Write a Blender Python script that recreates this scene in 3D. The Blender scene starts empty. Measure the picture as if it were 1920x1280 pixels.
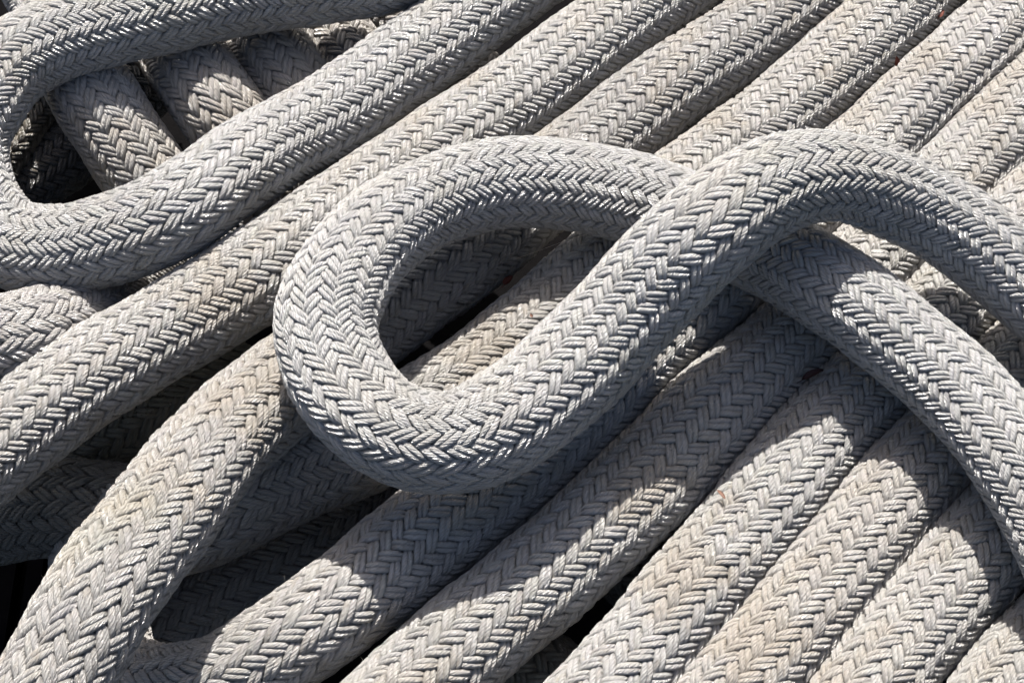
import bpy, math, random
import numpy as np

S = bpy.context.scene
COL = S.collection
rnd = random.Random(7)

# ------------------------------------------------------------------ camera
TAU = math.radians(34); DIST = 1.74
cd = bpy.data.cameras.new('camera')
cam = bpy.data.objects.new('camera', cd); COL.objects.link(cam)
cam.location = (0, -DIST*math.sin(TAU), DIST*math.cos(TAU))
cam.rotation_euler = (TAU, 0, 0)
cd.lens = 70; cd.sensor_width = 36; cd.clip_start = 0.02; cd.clip_end = 200
S.camera = cam
S.render.resolution_x, S.render.resolution_y = 1024, 682

# ------------------------------------------------------------------ light
SUN_EL = math.radians(48)
SUN_AZ = math.radians(-5)          # 0 = from straight behind the ropes (+Y), minus = from the left
SUN_STRENGTH = 5.0
SKY_STRENGTH = 0.07
w = bpy.data.worlds.new('World'); S.world = w; w.use_nodes = True
nt = w.node_tree; nt.nodes.clear()
sky = nt.nodes.new('ShaderNodeTexSky'); sky.sky_type = 'NISHITA'; sky.sun_disc = False
sky.ozone_density = 0.8; sky.air_density = 0.9; sky.dust_density = 4.5; sky.sun_elevation = SUN_EL; sky.sun_rotation = SUN_AZ
bg = nt.nodes.new('ShaderNodeBackground'); bg.inputs['Strength'].default_value = SKY_STRENGTH
wo = nt.nodes.new('ShaderNodeOutputWorld')
nt.links.new(sky.outputs[0], bg.inputs[0]); nt.links.new(bg.outputs[0], wo.inputs[0])
sl = bpy.data.lights.new('sun', 'SUN'); sl.energy = SUN_STRENGTH; sl.angle = math.radians(0.5)
sl.color = (1.0, 0.96, 0.905)
so = bpy.data.objects.new('sun', sl); COL.objects.link(so)
so.location = (0, 2, 3)
so.rotation_euler = (math.radians(90)-SUN_EL, 0, math.pi - SUN_AZ)
S.view_settings.view_transform = 'Standard'
S.view_settings.look = 'None'
S.view_settings.exposure = 1.32
S.view_settings.gamma = 1.0

# ------------------------------------------------------------------ materials
def nodes_of(name):
    m = bpy.data.materials.new(name); m.use_nodes = True
    t = m.node_tree; t.nodes.clear()
    out = t.nodes.new('ShaderNodeOutputMaterial'); b = t.nodes.new('ShaderNodeBsdfPrincipled')
    t.links.new(b.outputs[0], out.inputs[0])
    return m, t, b

def math_n(t, op, a, b=None, c=None):
    n = t.nodes.new('ShaderNodeMath'); n.operation = op
    for i, v in enumerate((a, b, c)):
        if v is None: continue
        if isinstance(v, (int, float)): n.inputs[i].default_value = v
        else: t.links.new(v, n.inputs[i])
    return n.outputs[0]

def noise(t, vec, scale, detail=2, rough=0.5):
    n = t.nodes.new('ShaderNodeTexNoise'); n.inputs['Scale'].default_value = scale
    n.inputs['Detail'].default_value = detail; n.inputs['Roughness'].default_value = rough
    if vec is not None: t.links.new(vec, n.inputs['Vector'])
    return n.outputs['Fac']

def ramp(t, fac, p0, p1):
    n = t.nodes.new('ShaderNodeMapRange'); n.interpolation_type = 'SMOOTHSTEP'
    n.inputs[1].default_value = p0; n.inputs[2].default_value = p1
    t.links.new(fac, n.inputs[0]); return n.outputs[0]

def mix(t, fac, a, b, mode='MIX'):
    n = t.nodes.new('ShaderNodeMix'); n.data_type = 'RGBA'; n.blend_type = mode
    for i, v in ((0, fac), (6, a), (7, b)):
        if isinstance(v, tuple): n.inputs[i].default_value = v
        elif isinstance(v, (int, float)): n.inputs[i].default_value = v
        else: t.links.new(v, n.inputs[i])
    return n.outputs[2]

def yarn_material():
    m, t, b = nodes_of('twisted_synthetic_yarn')
    uv = t.nodes.new('ShaderNodeUVMap'); uv.uv_map = 'UVMap'
    sep = t.nodes.new('ShaderNodeSeparateXYZ'); t.links.new(uv.outputs[0], sep.inputs[0])
    u, v = sep.outputs[0], sep.outputs[1]
    oi = t.nodes.new('ShaderNodeObjectInfo')
    tc = t.nodes.new('ShaderNodeTexCoord'); obj = tc.outputs['Object']
    # helical coordinate: 7 fibre bundles round the yarn, one turn every 4 widths
    h = math_n(t, 'ADD', u, math_n(t, 'MULTIPLY', v, 0.27))
    r100 = math_n(t, 'MULTIPLY', oi.outputs['Random'], 100.0)
    cv = t.nodes.new('ShaderNodeCombineXYZ')
    t.links.new(math_n(t, 'MULTIPLY', h, 5.0), cv.inputs[0])
    t.links.new(math_n(t, 'MULTIPLY', v, 0.7), cv.inputs[1]); t.links.new(r100, cv.inputs[2])
    wob = noise(t, cv.outputs[0], 0.9, 2)
    ph = math_n(t, 'ADD', math_n(t, 'MULTIPLY', h, 5.0), math_n(t, 'MULTIPLY', wob, 2.0))
    fr = math_n(t, 'ABSOLUTE', math_n(t, 'COSINE', math_n(t, 'MULTIPLY', ph, math.pi)))
    bundle = math_n(t, 'POWER', fr, 0.75)
    cf = t.nodes.new('ShaderNodeCombineXYZ')
    t.links.new(math_n(t, 'MULTIPLY', h, 60.0), cf.inputs[0])
    t.links.new(math_n(t, 'MULTIPLY', v, 1.6), cf.inputs[1]); t.links.new(r100, cf.inputs[2])
    fib = noise(t, cf.outputs[0], 1.0, 3, 0.6)
    hgt = math_n(t, 'ADD', math_n(t, 'MULTIPLY', bundle, 0.8), math_n(t, 'MULTIPLY', fib, 0.7))
    bp = t.nodes.new('ShaderNodeBump'); bp.inputs['Strength'].default_value = 1.0
    bp.inputs['Distance'].default_value = 0.0013
    t.links.new(hgt, bp.inputs['Height']); t.links.new(bp.outputs[0], b.inputs['Normal'])
    # colour: the rope's own tint, a little of its own for every yarn, soiling in patches
    c = oi.outputs['Color']
    val = math_n(t, 'ADD', 0.90, math_n(t, 'MULTIPLY', oi.outputs['Random'], 0.17))
    cc = t.nodes.new('ShaderNodeCombineXYZ')
    for i in range(3): t.links.new(val, cc.inputs[i])
    c = mix(t, 1.0, c, cc.outputs[0], 'MULTIPLY')
    soil = ramp(t, noise(t, obj, 11.0, 5, 0.66), 0.46, 0.68)
    c = mix(t, math_n(t, 'MULTIPLY', math_n(t, 'MULTIPLY', soil, 0.6), oi.outputs['Alpha']), c, (0.235, 0.195, 0.145, 1))
    cs = t.nodes.new('ShaderNodeCombineXYZ')
    t.links.new(math_n(t, 'MULTIPLY', u, 1.2), cs.inputs[0])
    t.links.new(math_n(t, 'MULTIPLY', v, 0.22), cs.inputs[1]); t.links.new(r100, cs.inputs[2])
    smear = ramp(t, noise(t, cs.outputs[0], 1.3, 3, 0.6), 0.52, 0.78)
    c = mix(t, math_n(t, 'MULTIPLY', math_n(t, 'MULTIPLY', smear, 0.6), oi.outputs['Alpha']), c, (0.21, 0.175, 0.13, 1))
    green = ramp(t, noise(t, obj, 5.0, 3, 0.5), 0.60, 0.78)
    c = mix(t, math_n(t, 'MULTIPLY', green, 0.25), c, (0.17, 0.175, 0.11, 1))
    c = mix(t, math_n(t, 'MULTIPLY', math_n(t, 'SUBTRACT', 1.0, bundle), 0.22), c, (0.17, 0.145, 0.12, 1))
    speck = ramp(t, noise(t, obj, 420.0, 1, 0.5), 0.76, 0.80)
    c = mix(t, math_n(t, 'MULTIPLY', speck, 0.6), c, (0.05, 0.035, 0.025, 1))
    t.links.new(c, b.inputs['Base Color'])
    rg = math_n(t, 'ADD', 0.21, math_n(t, 'MULTIPLY', soil, 0.16))
    t.links.new(rg, b.inputs['Roughness'])
    b.inputs['Specular IOR Level'].default_value = 1.0
    b.inputs['Sheen Weight'].default_value = 0.08
    return m
YARN = yarn_material()

def core_material():
    m, t, b = nodes_of('rope_core_fibre')
    oi = t.nodes.new('ShaderNodeObjectInfo')
    c = mix(t, 1.0, oi.outputs['Color'], (0.55, 0.5, 0.45, 1), 'MULTIPLY')
    t.links.new(c, b.inputs['Base Color']); b.inputs['Roughness'].default_value = 0.8
    return m
CORE = core_material()

def plain(name, col, rough, nscale=40.0, amount=0.5, bump=0.0, spec=0.4):
    m, t, b = nodes_of(name); b.inputs['Specular IOR Level'].default_value = spec
    tc = t.nodes.new('ShaderNodeTexCoord')
    n = noise(t, tc.outputs['Object'], nscale, 4, 0.6)
    dark = tuple(x*(1-amount) for x in col[:3]) + (1,)
    t.links.new(mix(t, n, dark, col), b.inputs['Base Color'])
    b.inputs['Roughness'].default_value = rough
    if bump:
        bp = t.nodes.new('ShaderNodeBump'); bp.inputs['Strength'].default_value = 0.6
        bp.inputs['Distance'].default_value = bump
        t.links.new(n, bp.inputs['Height']); t.links.new(bp.outputs[0], b.inputs['Normal'])
    return m
SOIL = plain('dark_damp_ground', (0.003, 0.0027, 0.003, 1), 0.95, 60, 0.6, 0.004, 0.05)
SLAT = plain('dark_weathered_slat', (0.005, 0.005, 0.006, 1), 0.85, 35, 0.5, 0.001, 0.0)
LEAF_RED = plain('dry_red_leaf', (0.12, 0.026, 0.013, 1), 0.7, 300, 0.5, 0.0004)
LEAF_TAN = plain('dry_tan_leaf', (0.13, 0.058, 0.034, 1), 0.7, 300, 0.4, 0.0004)
LEAF_ORANGE = plain('dry_orange_leaf', (0.20, 0.075, 0.012, 1), 0.7, 300, 0.4, 0.0004)
LEAF_DARK = plain('dark_seed_pod', (0.035, 0.010, 0.009, 1), 0.7, 300, 0.4, 0.0004)
FUZZ = plain('broken_filament', (0.50, 0.47, 0.43, 1), 0.4, 200, 0.2)
THREAD = plain('loose_fibre', (0.62, 0.52, 0.40, 1), 0.4, 200, 0.2)

# ------------------------------------------------------------------ setting
def mesh_obj(name, verts, faces, mat, parent=None, smooth=False):
    me = bpy.data.meshes.new(name); me.from_pydata([tuple(v) for v in verts], [], faces); me.update()
    me.materials.append(mat)
    if smooth: me.shade_smooth()
    o = bpy.data.objects.new(name, me); COL.objects.link(o)
    if parent: o.parent = parent
    return o

gz = -0.30
g = mesh_obj('ground', [(-4, -4, gz), (4, -4, gz), (4, 4, gz), (-4, 4, gz)], [(0, 1, 2, 3)], SOIL)
g['kind'] = 'structure'
grate = bpy.data.objects.new('slatted_floor', None); COL.objects.link(grate); grate.location = (0, 0, gz)
grate['kind'] = 'structure'
sw, sh, pitch = 0.0075, 0.030, 0.026
sv = [(-sw, -1.0, 0.004), (sw, -1.0, 0.004), (sw, -.05, 0.004), (-sw, -.05, 0.004),
      (-sw, -1.0, sh), (sw, -1.0, sh), (sw, -.05, sh), (-sw, -.05, sh)]
slat_me = None
for k in range(30):
    x = -0.98 + k*pitch
    if slat_me is None:
        o = mesh_obj('slat', sv, [(0, 3, 2, 1), (4, 5, 6, 7), (0, 1, 5, 4), (1, 2, 6, 5), (2, 3, 7, 6), (3, 0, 4, 7)], SLAT, grate)
        slat_me = o.data
    else:
        o = bpy.data.objects.new('slat', slat_me); COL.objects.link(o); o.parent = grate
    o.location = (x, 0, rnd.uniform(-.001, .001)); o.rotation_euler = (0, 0, rnd.uniform(-.004, .004))

# ------------------------------------------------------------------ braided rope
OFFS = np.array([-2., -1.5, -1.1, -.92, -.65, 0., .65, .92, 1.1, 1.5])
N = 20                     # strands in each direction, woven two over, two under
def spline(P, step=0.004):
    P = np.asarray(P, float); n = len(P)
    d = np.linalg.norm(np.diff(P[:, :3], axis=0), axis=1)**0.75
    t = np.concatenate(([0], np.cumsum(d))); h = np.diff(t)
    A = np.zeros((n, n)); B = np.zeros((n, P.shape[1])); A[0, 0] = A[-1, -1] = 1
    for i in range(1, n-1):
        A[i, i-1] = h[i-1]; A[i, i] = 2*(h[i-1]+h[i]); A[i, i+1] = h[i]
        B[i] = 6*((P[i+1]-P[i])/h[i] - (P[i]-P[i-1])/h[i-1])
    M = np.linalg.solve(A, B)
    q = np.linspace(0, t[-1], 1500); k = np.clip(np.searchsorted(t, q, 'right')-1, 0, n-2)
    hk = h[k][:, None]; a = (t[k+1]-q)[:, None]; b = (q-t[k])[:, None]
    Q = (M[k]*a**3 + M[k+1]*b**3)/(6*hk) + (P[k]/hk - M[k]*hk/6)*a + (P[k+1]/hk - M[k+1]*hk/6)*b
    s = np.concatenate(([0], np.cumsum(np.linalg.norm(np.diff(Q[:, :3], axis=0), axis=1))))
    m = max(20, int(s[-1]/step)); g_ = np.linspace(0, s[-1], m)
    return g_, np.stack([np.interp(g_, s, Q[:, i]) for i in range(Q.shape[1])], 1)

def smooth1(x, k):
    ker = np.hanning(2*k+1); ker /= ker.sum()
    return np.convolve(np.pad(x, k, 'edge'), ker, 'valid')

CAM = np.array(cam.location)
def make_mesh(name, V, n_ring, n_prof, uv, mat, closed=False):
    me = bpy.data.meshes.new(name)
    nv = n_ring*n_prof
    me.vertices.add(nv); me.vertices.foreach_set('co', V.reshape(-1).astype(np.float32))
    i = np.arange(n_ring-1)[:, None]*n_prof; cols = n_prof if closed else n_prof-1
    j = np.arange(cols)[None, :]; j2 = (j+1) % n_prof
    F = np.stack([i+j, i+j2, i+n_prof+j2, i+n_prof+j], -1).reshape(-1, 4)
    nf = len(F)
    me.loops.add(nf*4); me.loops.foreach_set('vertex_index', F.reshape(-1).astype(np.int32))
    me.polygons.add(nf); me.polygons.foreach_set('loop_start', np.arange(0, nf*4, 4, dtype=np.int32))
    if uv is not None:
        ul = me.uv_layers.new(name='UVMap')
        ul.data.foreach_set('uv', uv.reshape(-1, 2)[F.reshape(-1)].reshape(-1).astype(np.float32))
    me.polygons.foreach_set('use_smooth', np.ones(nf, bool))
    me.materials.append(mat); me.update(calc_edges=True)
    return me

def wavy(t, rs, amp, periods):
    o = np.zeros_like(t)
    for p in periods: o += np.sin(t*2*math.pi/p*rs.uniform(.85, 1.15) + rs.uniform(0, 6.28))
    return amp*o/math.sqrt(len(periods))

def rope(label, pts, tint, seed, plump=1.0, prof=6, oval=0.93, fine=True, lay=None, grime=1.0):
    rs = np.random.RandomState(seed)
    g_, T = spline(pts)
    C = T[:, :3].copy(); Rr = T[:, 3].copy()
    # slack rope is never perfectly straight or round
    C[:, 0] += wavy(g_, rs, .0012, (.35, .21)); C[:, 1] += wavy(g_, rs, .0012, (.33, .19)); C[:, 2] += wavy(g_, rs, .0012, (.3, .17))
    Rr = Rr*(1 + wavy(g_, rs, .015, (.12, .23, .07)))
    tan = np.gradient(C, axis=0); tan /= np.linalg.norm(tan, axis=1)[:, None]
    Nn = np.zeros_like(C); n0 = np.array([0, 0, 1.0])
    for i in range(len(C)):
        n0 = n0 - tan[i]*np.dot(n0, tan[i]); n0 = n0/np.linalg.norm(n0); Nn[i] = n0
    Bn = np.cross(tan, Nn)
    base = np.array([C[len(C)//2, 0], C[len(C)//2, 1], C[len(C)//2, 2]-Rr[len(C)//2]])
    # braid phase along the rope (about 45 degree lay)
    la = np.clip(.95+.34*C[:, 1], .80, 1.10) if lay is None else np.interp(C[:, 1], (-.22, .08), lay)   # drawn out near the bottom, packed at the far end
    la = la*(1 + wavy(g_, rs, .035, (.16, .09, .27)))/Rr
    P = np.concatenate(([0], np.cumsum(np.diff(g_)*.5*(la[1:]+la[:-1]))))*N/(2*math.pi)
    Pend = P[-1]
    roll = rs.uniform(0, 2*math.pi); twist = rs.uniform(-.25, .25)
    comps = [C[:, 0], C[:, 1], C[:, 2], Nn[:, 0], Nn[:, 1], Nn[:, 2], Bn[:, 0], Bn[:, 1], Bn[:, 2], Rr]
    def place(Pq, th, rr):                       # rr: height in rope radii
        sh_ = Pq.shape; q = Pq.reshape(-1)
        c = [np.interp(q, P, x) for x in comps]
        a = th.reshape(-1) + roll + twist*q/16
        R_ = c[9]*rr.reshape(-1); ca, sa = np.cos(a), np.sin(a)
        off = np.stack([(c[3+k]*ca + c[6+k]*sa)*R_ for k in range(3)], 1)
        fl_ = oval + .025*np.sin(q*.21 + seed)
        off[:, 2] *= fl_; off[:, :2] *= (2 - fl_)[:, None]**.6
        return (np.stack(c[:3], 1) + off).reshape(sh_+(3,))
    root = bpy.data.objects.new('braided_rope', None); COL.objects.link(root)
    root.empty_display_size = .05; root.location = base
    root['label'] = label; root['category'] = 'rope'; root['group'] = 'braided white ropes heaped in the pile'
    mt = sum(tint)/3
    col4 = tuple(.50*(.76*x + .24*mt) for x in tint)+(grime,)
    # core under the braid
    k = max(8, int(g_[-1]/.02)); Pq = np.linspace(0, Pend, k)
    th = np.linspace(0, 2*math.pi, 20, endpoint=False)
    V = place(np.repeat(Pq[:, None], 20, 1), np.repeat(th[None], k, 0), np.full((k, 20), .845)) - base
    V[0] = V[0].mean(0)*.999 + V[0]*.001; V[-1] = V[-1].mean(0)*.999 + V[-1]*.001
    me = make_mesh('core', V, k, 20, None, CORE, closed=True)
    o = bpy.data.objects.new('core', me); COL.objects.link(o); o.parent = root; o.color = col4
    psi = np.linspace(-1.85, 1.85, prof+1)
    sp, cp = np.sin(psi), np.cos(psi)
    sp = np.sign(sp)*np.abs(sp)**.95; cpn = np.sign(cp)*np.abs(cp)**.95
    for fam in (1, -1):
        for i in range(N):
            st = bpy.data.objects.new('strand', None); COL.objects.link(st); st.parent = root
            st.empty_display_size = .01
            stag = rs.normal(0, .10)
            for kk in (-1, 1):
                # samples crowd where a float dives under its neighbour; o = distance from the float's middle
                sft = .05*rs.normal()*kk + stag*.6
                c0 = (.5 - sft - 2*i)/2 if fam == 1 else (2*i - 2.5 + sft)/2
                kp = np.arange(math.floor((0-c0)/2)-1, math.ceil((Pend-c0)/2)+2)
                pc = (c0 + 2*kp[:, None] + OFFS[None]/2*fam).reshape(-1)
                o_ = np.repeat(OFFS[None], len(kp), 0).reshape(-1)
                od = np.argsort(pc); pc = pc[od]; o_ = o_[od]
                ok = (pc > 0) & (pc < Pend)
                pc = np.concatenate(([0], pc[ok], [Pend])); o_ = np.concatenate(([2.], o_[ok], [2.]))
                f = np.tanh((.94-np.abs(o_))*5.0); cx = np.cos(o_*math.pi/2); sx = np.sin(o_*math.pi/2)
                # coarser on the underside of the rope
                th_c = (i + fam*pc)*2*math.pi/N
                q = place(pc, th_c, np.ones_like(pc)); ctr = np.stack([np.interp(pc, P, C[:, m]) for m in range(3)], 1)
                nrm = q-ctr; nrm /= np.linalg.norm(nrm, axis=1)[:, None]
                tv = CAM-q; tv /= np.linalg.norm(tv, axis=1)[:, None]
                fac = (nrm*tv).sum(1)
                keep = np.where(fac < -.28, (o_ == 0) | (np.abs(o_) == 2), fine | (np.abs(o_) != 1.5))
                keep[0] = keep[-1] = True
                pc = pc[keep]; f = f[keep]; cx = cx[keep]; sx = sx[keep]
                n = len(pc)
                fl = np.floor(2*pc/4+.25*i).astype(int)
                puff = 1 + rs.normal(0, .06, fl.max()-fl.min()+1)[fl-fl.min()]
                wid = (.240 + .046*np.maximum(cx, 0))*plump*puff*(1+wavy(pc, rs, .03, (1.7, 3.1)))
                hgt = (.060 + .003*cx)*plump*(1+.5*(puff-1))
                sl_ = rs.normal(0, .035, fl.max()-fl.min()+1)[fl-fl.min()]
                lat0 = kk*(.218 + .014*np.maximum(cx, 0)) + sl_*sx*np.maximum(cx, 0) + wavy(pc, rs, .018, (2.3, 4.1, 9.)) - kk*.02*(1-np.abs(cx))
                rad = .950 - .058 + .037*f + .010*np.maximum(cx, 0) + wavy(pc, rs, .006, (3.3, 7.)) + rs.normal(0, .002)
                lat = lat0[:, None] + wid[:, None]*sp[None]
                rr = rad[:, None] + hgt[:, None]*cpn[None]
                # lattice: lat moves across the yarn, pc along it
                if fam == 1:  th_h = i + pc[:, None] + lat/2; Pq = pc[:, None] - lat/2
                else:         th_h = i - pc[:, None] + lat/2; Pq = pc[:, None] + lat/2
                Pq = np.clip(Pq, 0, Pend)
                V = place(Pq, th_h*2*math.pi/N, rr) - base
                uv = np.zeros((n, prof+1, 2)); uv[..., 0] = psi[None]/(2*math.pi)
                uv[..., 1] = (fam*2*pc*2)[:, None] + rs.uniform(0, 50)
                if fam == -1: V = V[:, ::1]
                me = make_mesh('yarn', V, n, prof+1, uv, YARN)
                o = bpy.data.objects.new('yarn', me); COL.objects.link(o); o.parent = st
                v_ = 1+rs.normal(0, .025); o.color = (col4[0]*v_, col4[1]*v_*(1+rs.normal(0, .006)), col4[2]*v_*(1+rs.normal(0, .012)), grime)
    # broken filaments standing off the braid, too many to count
    nf = int(g_[-1]*(420 if fine else 0))
    if nf:
        Pq = rs.uniform(0.01, .99, nf)*Pend; th = rs.uniform(0, 2*math.pi, nf)
        p0 = place(Pq, th, np.full(nf, .97)); up = place(Pq, th, np.full(nf, 1.4)) - p0
        up /= np.linalg.norm(up, axis=1)[:, None]
        tg = np.stack([np.interp(Pq, P, tan[:, m]) for m in range(3)], 1)
        d = up*rs.uniform(.25, .9, (nf, 1)) + tg*rs.normal(0, .8, (nf, 1)) + rs.normal(0, .35, (nf, 3))
        d /= np.linalg.norm(d, axis=1)[:, None]
        ln = rs.gamma(3., .0011, nf)[:, None]; bend = rs.normal(0, .5, (nf, 3)) - up*.35
        q = [p0, p0 + d*ln*.5, p0 + (d*ln + bend*ln*.45)]
        a_ = np.cross(d, [.3, .6, .7]); a_ /= np.linalg.norm(a_, axis=1)[:, None]; b_ = np.cross(d, a_)
        rad_ = (.00007, .00006, .00002)
        V = np.stack([q[j] + rad_[j]*(math.cos(m*2.094)*a_ + math.sin(m*2.094)*b_) for j in range(3) for m in range(3)], 1) - base
        F = np.array([(j*3+m, j*3+(m+1) % 3, j*3+3+(m+1) % 3, j*3+3+m) for j in range(2) for m in range(3)])
        F = (np.arange(nf)[:, None, None]*9 + F[None]).reshape(-1, 4)
        me = bpy.data.meshes.new('fuzz'); me.vertices.add(nf*9); me.vertices.foreach_set('co', V.reshape(-1).astype(np.float32))
        me.loops.add(len(F)*4); me.loops.foreach_set('vertex_index', F.reshape(-1).astype(np.int32))
        me.polygons.add(len(F)); me.polygons.foreach_set('loop_start', np.arange(0, len(F)*4, 4, dtype=np.int32))
        me.materials.append(FUZZ); me.update(calc_edges=True)
        o = bpy.data.objects.new('fuzz', me); COL.objects.link(o); o.parent = root; o['kind'] = 'stuff'
    return root

WARM = (0.60, 0.579, 0.535)
GREY = (0.59, 0.587, 0.568)
COOL = (0.60, 0.598, 0.582)
DULL = (0.50, 0.465, 0.42)

rope('thick clean rope twisted into a pretzel loop, lying on top of the whole pile', [(0.510, -0.085, 0.080, 0.0376), (0.469, -0.039, 0.080, 0.0376), (0.425, 0.003, 0.088, 0.0376), (0.384, 0.036, 0.103, 0.0377), (0.324, 0.060, 0.130, 0.0383), (0.274, 0.063, 0.150, 0.0387), (0.228, 0.053, 0.157, 0.0403), (0.191, 0.034, 0.154, 0.0419), (0.163, 0.014, 0.147, 0.0426), (0.137, -0.004, 0.134, 0.0432), (0.107, -0.029, 0.117, 0.0435), (0.068, -0.071, 0.102, 0.0440), (0.030, -0.114, 0.096, 0.0435), (-0.011, -0.147, 0.097, 0.0421), (-0.052, -0.162, 0.101, 0.0407), (-0.095, -0.152, 0.103, 0.0403), (-0.127, -0.124, 0.104, 0.0406), (-0.146, -0.087, 0.104, 0.0410), (-0.152, -0.049, 0.104, 0.0414), (-0.139, 0.002, 0.100, 0.0417), (-0.114, 0.044, 0.096, 0.0412), (-0.063, 0.087, 0.090, 0.0406), (-0.008, 0.109, 0.085, 0.0402), (0.044, 0.113, 0.078, 0.0400), (0.095, 0.105, 0.073, 0.0400), (0.148, 0.085, 0.071, 0.0398), (0.195, 0.059, 0.072, 0.0395), (0.239, 0.029, 0.076, 0.0391), (0.263, 0.006, 0.080, 0.0388), (0.290, -0.020, 0.082, 0.0386), (0.319, -0.051, 0.082, 0.0382), (0.353, -0.090, 0.082, 0.0382), (0.377, -0.127, 0.082, 0.0385), (0.400, -0.168, 0.082, 0.0387), (0.419, -0.212, 0.080, 0.0387), (0.436, -0.270, 0.080, 0.0387), (0.451, -0.328, 0.080, 0.0387)], COOL, 11, 1.0, 5, lay=(.90, .92), grime=.4)
rope('grey rope looping round the dark hole at the upper left', [(-0.084, 0.432, 0.030, 0.0416), (-0.135, 0.410, 0.030, 0.0416), (-0.248, 0.389, 0.032, 0.0416), (-0.328, 0.362, 0.034, 0.0416), (-0.402, 0.336, 0.034, 0.0416), (-0.464, 0.304, 0.032, 0.0416), (-0.495, 0.257, 0.025, 0.0416), (-0.507, 0.198, 0.015, 0.0416), (-0.486, 0.138, 0.008, 0.0416), (-0.451, 0.102, 0.008, 0.0416), (-0.403, 0.089, 0.014, 0.0416), (-0.361, 0.093, 0.024, 0.0415), (-0.319, 0.106, 0.032, 0.0415), (-0.276, 0.138, 0.034, 0.0418), (-0.221, 0.201, 0.022, 0.0417), (-0.162, 0.261, 0.005, 0.0422), (-0.118, 0.309, 0.000, 0.0423), (-0.067, 0.360, 0.000, 0.0426), (0.000, 0.427, 0.000, 0.0426), (0.104, 0.533, 0.000, 0.0426)], GREY, 12, 1.0, 5, lay=(.90, .92), grime=.65)
rope('pale straight rope between the dark hole loop and the pretzel bend', [(-0.506, -0.173, 0.000, 0.0422), (-0.464, -0.134, 0.000, 0.0422), (-0.417, -0.089, 0.000, 0.0423), (-0.367, -0.040, 0.000, 0.0429), (-0.303, 0.012, 0.000, 0.0431), (-0.239, 0.064, 0.000, 0.0433), (-0.154, 0.138, 0.000, 0.0433), (-0.052, 0.231, 0.000, 0.0423), (0.020, 0.295, 0.000, 0.0420), (0.088, 0.360, 0.000, 0.0420), (0.159, 0.429, 0.000, 0.0420), (0.250, 0.518, 0.000, 0.0420)], (0.60,0.583,0.545), 13, 1.0, 5)
rope('straight rope passing under the pretzel bend and swelling towards the bottom left corner', [(-0.360, -0.433, 0.080, 0.0428), (-0.345, -0.384, 0.090, 0.0428), (-0.324, -0.327, 0.090, 0.0429), (-0.306, -0.278, 0.085, 0.0432), (-0.280, -0.216, 0.070, 0.0431), (-0.247, -0.145, 0.048, 0.0430), (-0.194, -0.059, 0.018, 0.0431), (-0.144, -0.002, 0.003, 0.0427), (-0.095, 0.047, 0.000, 0.0427), (0.000, 0.141, 0.000, 0.0426), (0.098, 0.242, 0.000, 0.0417), (0.169, 0.306, 0.000, 0.0417), (0.230, 0.361, 0.000, 0.0416), (0.296, 0.418, 0.000, 0.0416), (0.401, 0.510, 0.000, 0.0416)], (0.47,0.453,0.42), 14, 1.02, 5, lay=(.74, .96))
rope('rope seen through the middle of the pretzel loop, running under the big corner rope', [(-0.345, -0.130, -0.100, 0.0435), (-0.291, -0.141, -0.075, 0.0430), (-0.231, -0.129, -0.050, 0.0424), (-0.183, -0.111, -0.035, 0.0419), (-0.137, -0.099, -0.020, 0.0418), (-0.073, -0.067, -0.005, 0.0416), (-0.025, -0.033, 0.000, 0.0415), (0.026, 0.019, 0.000, 0.0417), (0.106, 0.108, 0.000, 0.0415), (0.183, 0.194, 0.000, 0.0410), (0.244, 0.248, 0.000, 0.0411), (0.308, 0.314, 0.000, 0.0411), (0.384, 0.400, 0.000, 0.0411), (0.489, 0.518, 0.000, 0.0411)], (0.59,0.563,0.515), 15, .99, 5)
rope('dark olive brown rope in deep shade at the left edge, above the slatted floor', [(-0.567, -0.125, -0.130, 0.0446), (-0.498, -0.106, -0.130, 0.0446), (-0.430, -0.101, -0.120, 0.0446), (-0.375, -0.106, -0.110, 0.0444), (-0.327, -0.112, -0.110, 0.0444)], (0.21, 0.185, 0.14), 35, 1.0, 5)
rope('rope making a U turn under the big rope in the bottom left corner', [(-0.368, -0.136, -0.130, 0.0415), (-0.359, -0.193, -0.110, 0.0415), (-0.344, -0.250, -0.090, 0.0415), (-0.314, -0.296, -0.065, 0.0415), (-0.276, -0.312, -0.045, 0.0409), (-0.237, -0.312, -0.025, 0.0406), (-0.198, -0.298, -0.010, 0.0405), (-0.151, -0.269, 0.000, 0.0410), (-0.093, -0.213, 0.000, 0.0420), (-0.039, -0.164, 0.000, 0.0426), (0.021, -0.109, 0.000, 0.0432), (0.103, -0.020, 0.000, 0.0439), (0.162, 0.040, 0.000, 0.0438), (0.237, 0.120, 0.000, 0.0420), (0.323, 0.204, 0.000, 0.0417), (0.378, 0.264, 0.000, 0.0415), (0.436, 0.324, 0.000, 0.0412), (0.505, 0.400, 0.000, 0.0412), (0.609, 0.518, 0.000, 0.0412)], (0.60,0.576,0.535), 16, .99, 5)
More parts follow.
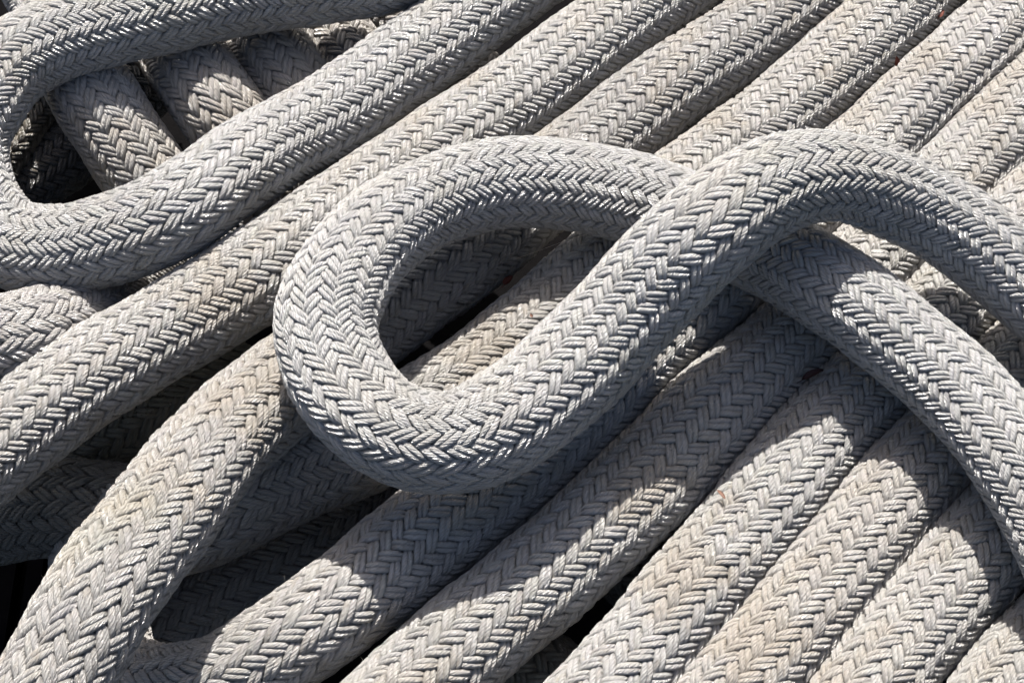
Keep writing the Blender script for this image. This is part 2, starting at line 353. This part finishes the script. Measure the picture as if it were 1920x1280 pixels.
rope('half shaded straight rope second from the bottom U turn, crossing under both pretzel arms', [(-0.162, -0.410, 0.000, 0.0413), (-0.111, -0.360, 0.000, 0.0413), (-0.075, -0.327, 0.000, 0.0417), (-0.025, -0.277, 0.000, 0.0426), (0.024, -0.230, 0.000, 0.0432), (0.081, -0.175, 0.000, 0.0435), (0.154, -0.096, 0.000, 0.0437), (0.193, -0.054, 0.000, 0.0435), (0.273, 0.028, 0.000, 0.0418), (0.331, 0.096, 0.000, 0.0417), (0.392, 0.160, 0.000, 0.0412), (0.454, 0.228, 0.000, 0.0415), (0.510, 0.292, 0.000, 0.0415), (0.611, 0.407, 0.000, 0.0415)], WARM, 17, .99, 5)
rope('sunlit straight rope leaving the bottom edge right of the dark wedge shaped gap', [(-0.012, -0.431, 0.000, 0.0411), (0.041, -0.371, 0.000, 0.0411), (0.095, -0.308, 0.000, 0.0419), (0.142, -0.248, 0.000, 0.0419), (0.181, -0.201, 0.000, 0.0421), (0.249, -0.115, 0.000, 0.0417), (0.294, -0.064, 0.000, 0.0419), (0.344, -0.008, 0.000, 0.0421), (0.398, 0.053, 0.000, 0.0420), (0.466, 0.126, 0.000, 0.0420), (0.547, 0.210, 0.000, 0.0420)], (0.615,0.60,0.565), 18, .98, 5)
rope('warm beige straight rope below the pretzel arm, third from the bottom right corner', [(0.092, -0.427, 0.000, 0.0412), (0.144, -0.369, 0.000, 0.0412), (0.193, -0.310, 0.000, 0.0419), (0.238, -0.253, 0.000, 0.0419), (0.274, -0.210, 0.000, 0.0420), (0.311, -0.165, 0.000, 0.0418), (0.364, -0.107, 0.000, 0.0418), (0.417, -0.050, 0.000, 0.0417), (0.478, 0.017, 0.000, 0.0417), (0.559, 0.105, 0.000, 0.0417)], (0.61,0.573,0.515), 19, .98, 5)
rope('beige straight rope second from the bottom right corner, shaded where the pretzel arm ends', [(0.202, -0.418, 0.000, 0.0409), (0.251, -0.360, 0.000, 0.0409), (0.300, -0.302, 0.000, 0.0413), (0.333, -0.265, 0.000, 0.0416), (0.367, -0.225, 0.000, 0.0415), (0.409, -0.178, 0.000, 0.0417), (0.467, -0.114, 0.000, 0.0417), (0.550, -0.028, 0.000, 0.0417)], (0.61,0.587,0.54), 20, .98, 5)
rope('short length of pale rope filling the bottom right corner', [(0.306, -0.427, 0.000, 0.0404), (0.348, -0.380, 0.000, 0.0404), (0.384, -0.337, 0.000, 0.0409), (0.437, -0.279, 0.000, 0.0412), (0.504, -0.210, 0.000, 0.0412)], (0.61,0.587,0.535), 21, .98, 5)
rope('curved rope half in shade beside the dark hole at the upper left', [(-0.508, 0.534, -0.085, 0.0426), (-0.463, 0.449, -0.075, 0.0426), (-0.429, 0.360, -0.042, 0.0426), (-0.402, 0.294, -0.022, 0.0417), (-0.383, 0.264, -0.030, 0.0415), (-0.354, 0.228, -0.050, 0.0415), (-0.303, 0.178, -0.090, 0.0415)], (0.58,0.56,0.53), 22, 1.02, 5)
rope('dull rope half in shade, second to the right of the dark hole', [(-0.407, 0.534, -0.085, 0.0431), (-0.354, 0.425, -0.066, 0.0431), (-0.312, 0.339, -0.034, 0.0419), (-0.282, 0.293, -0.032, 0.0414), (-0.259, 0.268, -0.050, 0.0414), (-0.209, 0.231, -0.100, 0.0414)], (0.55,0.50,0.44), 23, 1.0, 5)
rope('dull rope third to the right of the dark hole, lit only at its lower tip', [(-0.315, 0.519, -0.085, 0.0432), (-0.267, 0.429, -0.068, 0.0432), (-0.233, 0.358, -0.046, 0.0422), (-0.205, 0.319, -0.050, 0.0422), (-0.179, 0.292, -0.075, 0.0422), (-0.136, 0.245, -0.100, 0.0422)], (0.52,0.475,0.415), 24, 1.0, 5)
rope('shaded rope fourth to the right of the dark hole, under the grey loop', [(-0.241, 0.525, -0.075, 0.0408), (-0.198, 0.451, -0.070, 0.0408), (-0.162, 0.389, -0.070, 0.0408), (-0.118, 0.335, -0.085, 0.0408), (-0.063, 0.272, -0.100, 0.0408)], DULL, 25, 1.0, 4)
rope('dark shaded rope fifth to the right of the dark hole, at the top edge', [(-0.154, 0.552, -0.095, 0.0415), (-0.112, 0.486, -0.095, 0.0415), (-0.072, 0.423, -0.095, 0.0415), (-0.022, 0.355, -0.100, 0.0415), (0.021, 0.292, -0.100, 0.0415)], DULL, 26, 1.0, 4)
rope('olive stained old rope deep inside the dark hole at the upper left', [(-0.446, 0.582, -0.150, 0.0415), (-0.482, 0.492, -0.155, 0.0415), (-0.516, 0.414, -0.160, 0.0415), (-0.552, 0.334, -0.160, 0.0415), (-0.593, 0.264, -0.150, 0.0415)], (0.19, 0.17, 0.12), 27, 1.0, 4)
rope('rope with shade painted in as a near black tint, deep at the bottom of the dark hole at the upper left', [(-0.594, 0.261, -0.200, 0.0415), (-0.532, 0.331, -0.200, 0.0415), (-0.476, 0.378, -0.200, 0.0415), (-0.422, 0.448, -0.200, 0.0415), (-0.371, 0.526, -0.200, 0.0415)], (0.075, 0.07, 0.07), 36, 1.0, 4)  # near-black tint paints in the hole's shade where sun would reach the rope
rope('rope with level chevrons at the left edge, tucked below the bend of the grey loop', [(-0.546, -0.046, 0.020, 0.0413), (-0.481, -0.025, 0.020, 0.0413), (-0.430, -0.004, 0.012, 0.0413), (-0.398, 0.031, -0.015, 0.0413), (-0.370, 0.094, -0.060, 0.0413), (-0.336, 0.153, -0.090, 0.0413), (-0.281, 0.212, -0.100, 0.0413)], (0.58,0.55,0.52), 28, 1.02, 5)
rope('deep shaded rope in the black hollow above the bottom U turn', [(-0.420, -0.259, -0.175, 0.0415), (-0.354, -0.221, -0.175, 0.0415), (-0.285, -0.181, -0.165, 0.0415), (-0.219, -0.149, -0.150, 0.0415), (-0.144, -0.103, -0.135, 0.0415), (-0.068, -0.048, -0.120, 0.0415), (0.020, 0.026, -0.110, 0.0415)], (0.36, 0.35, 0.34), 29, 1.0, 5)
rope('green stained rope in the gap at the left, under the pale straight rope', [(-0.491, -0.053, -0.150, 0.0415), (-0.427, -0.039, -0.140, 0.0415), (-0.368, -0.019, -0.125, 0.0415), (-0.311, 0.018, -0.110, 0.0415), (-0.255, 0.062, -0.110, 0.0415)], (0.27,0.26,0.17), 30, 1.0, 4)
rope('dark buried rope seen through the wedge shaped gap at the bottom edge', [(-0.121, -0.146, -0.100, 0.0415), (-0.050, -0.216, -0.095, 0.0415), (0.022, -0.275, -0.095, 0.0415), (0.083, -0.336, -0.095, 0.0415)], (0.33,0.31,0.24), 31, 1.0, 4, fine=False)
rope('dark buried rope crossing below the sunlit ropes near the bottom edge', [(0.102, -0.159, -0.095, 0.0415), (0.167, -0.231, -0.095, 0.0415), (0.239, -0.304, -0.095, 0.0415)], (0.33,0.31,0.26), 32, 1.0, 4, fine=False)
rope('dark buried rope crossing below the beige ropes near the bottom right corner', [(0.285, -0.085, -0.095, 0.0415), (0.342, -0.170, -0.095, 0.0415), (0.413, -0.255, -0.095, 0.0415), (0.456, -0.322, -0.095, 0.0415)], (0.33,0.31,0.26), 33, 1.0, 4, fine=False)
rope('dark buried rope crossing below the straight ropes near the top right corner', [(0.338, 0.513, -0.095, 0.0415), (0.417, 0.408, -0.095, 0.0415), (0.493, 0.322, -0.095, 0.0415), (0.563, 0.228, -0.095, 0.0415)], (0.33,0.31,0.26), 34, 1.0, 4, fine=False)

# ------------------------------------------------------------------ bits caught between the ropes
def leaf(name, label, cat, p, length, width, yaw, pitch, mat, curl=.25, stalk=True):
    root = bpy.data.objects.new(name, None); COL.objects.link(root); root.location = p
    root.rotation_euler = (pitch, 0, yaw); root.empty_display_size = .005
    root['label'] = label; root['category'] = cat
    n = 9; V = []; F = []
    for side in (0, 1):
        for k in range(n):
            s_ = k/(n-1); wv = width/2*math.sin(math.pi*s_**.8)**.8 + .0002
            y = (s_-.5)*length
            for m in (-1, -.5, 0, .5, 1):
                z = curl*width*(m*m) + .12*length*math.sin(math.pi*s_) + (.0003 if side else 0)
                V.append((m*wv, y, z))
    for side in (0, 1):
        for k in range(n-1):
            for m in range(4):
                a = side*n*5 + k*5 + m; q = (a, a+1, a+6, a+5); F.append(q if side else q[::-1])
    for k in range(n-1):
        for m in (0, 4):
            a = k*5+m; q = (a, a+5, n*5+a+5, n*5+a); F.append(q if m == 0 else q[::-1])
    mesh_obj('blade', V, F, mat, root, True)
    if stalk:
        r = .00035; V = []; F = []
        for k in range(5):
            y = -length*.5 - .25*length*k/4; z = .02*length*math.sin(k)
            for q in range(5): V.append((r*math.cos(q*1.2566), y, z + r*math.sin(q*1.2566)))
        for k in range(4):
            for q in range(5): F.append((k*5+q, k*5+(q+1) % 5, k*5+5+(q+1) % 5, k*5+5+q))
        mesh_obj('stalk', V, F, mat, root, True)
    return root

def thread(name, label, cat, pts, r, mat):
    P = spline([tuple(p)+(r,) for p in pts], .002)[1]
    tan = np.gradient(P[:, :3], axis=0); tan /= np.linalg.norm(tan, axis=1)[:, None]
    a = np.cross(tan, np.array([.3, .5, .8])); a /= np.linalg.norm(a, axis=1)[:, None]; b = np.cross(tan, a)
    base = P[0, :3]; V = []
    for k in range(5):
        an = k*2*math.pi/5; V.append(P[:, :3]-base + r*(math.cos(an)*a + math.sin(an)*b))
    V = np.stack(V, 1)
    me = make_mesh(name, V, len(P), 5, None, mat, closed=True)
    o = bpy.data.objects.new(name, me); COL.objects.link(o); o.location = base
    o['label'] = label; o['category'] = cat
    return o

leaf('dry_leaf', 'small red brown leaf wedged between two straight ropes near the top right', 'leaf', (0.3660, 0.3074, 0.0200), .011, .005, .2, .9, LEAF_RED)
leaf('bud_scale', 'narrow tan bud scale lying on the rope edge, below the pretzel shadow', 'bud scale', (0.1694, -0.1738, 0.0360), .0125, .0026, .5, -.3, LEAF_TAN, .1, False)
leaf('dry_leaf', 'tiny bright orange leaf scrap caught between two sunlit ropes at the lower right', 'leaf', (0.2394, -0.1972, 0.0160), .008, .003, -1.2, .3, LEAF_ORANGE)
leaf('dry_leaf', 'broad red leaf in the shade under the bend of the grey loop at the left', 'leaf', (-0.3951, 0.0606, -0.0220), .015, .011, 1.4, .5, LEAF_RED)
leaf('dry_leaf', 'dark red leaf scrap in the groove left of the pretzel loop top', 'leaf', (-0.1633, 0.1832, 0.0080), .012, .006, -.9, .4, LEAF_RED)
leaf('seed_pod', 'dark brown curved seed pod in the shaded groove under the lower pretzel arm', 'seed pod', (0.2545, -0.0551, 0.0300), .020, .006, -1.2, .2, LEAF_DARK, .4)
leaf('dry_leaf', 'rusty leaf scrap in the black groove inside the pretzel loop', 'leaf', (-0.0033, 0.0649, 0.0000), .012, .006, -.8, .2, LEAF_RED)
leaf('dry_leaf', 'rusty leaf crumb between two beige ropes near the bottom edge', 'leaf', (0.2695, -0.2781, 0.0060), .005, .004, .6, .3, LEAF_ORANGE)
leaf('dry_leaf', 'brown leaf scrap in the groove close to the top edge at the right', 'leaf', (0.4184, 0.3762, 0.0120), .009, .005, -.7, .4, LEAF_RED)
leaf('dry_leaf', 'brown crumb stuck on the sunlit weave inside the pretzel loop', 'leaf', (0.0164, -0.0047, 0.0460), .004, .0022, .4, .2, LEAF_TAN, .3, False)
thread('spider_thread', 'fine spider thread stretched across the inside of the pretzel loop', 'thread', [(0.0009, 0.0664, 0.0300), (0.0235, 0.0726, 0.0350), (0.0493, 0.0806, 0.0400), (0.0788, 0.0874, 0.0450)], .00011, THREAD)
thread('loose_fibre', 'curly loose fibre sticking out of the rope at the lower right edge', 'fibre', [(0.3949, -0.2521, 0.0000), (0.3970, -0.2560, 0.0040), (0.3992, -0.2556, 0.0080), (0.4012, -0.2534, 0.0120), (0.4011, -0.2510, 0.0120)], .00025, THREAD)
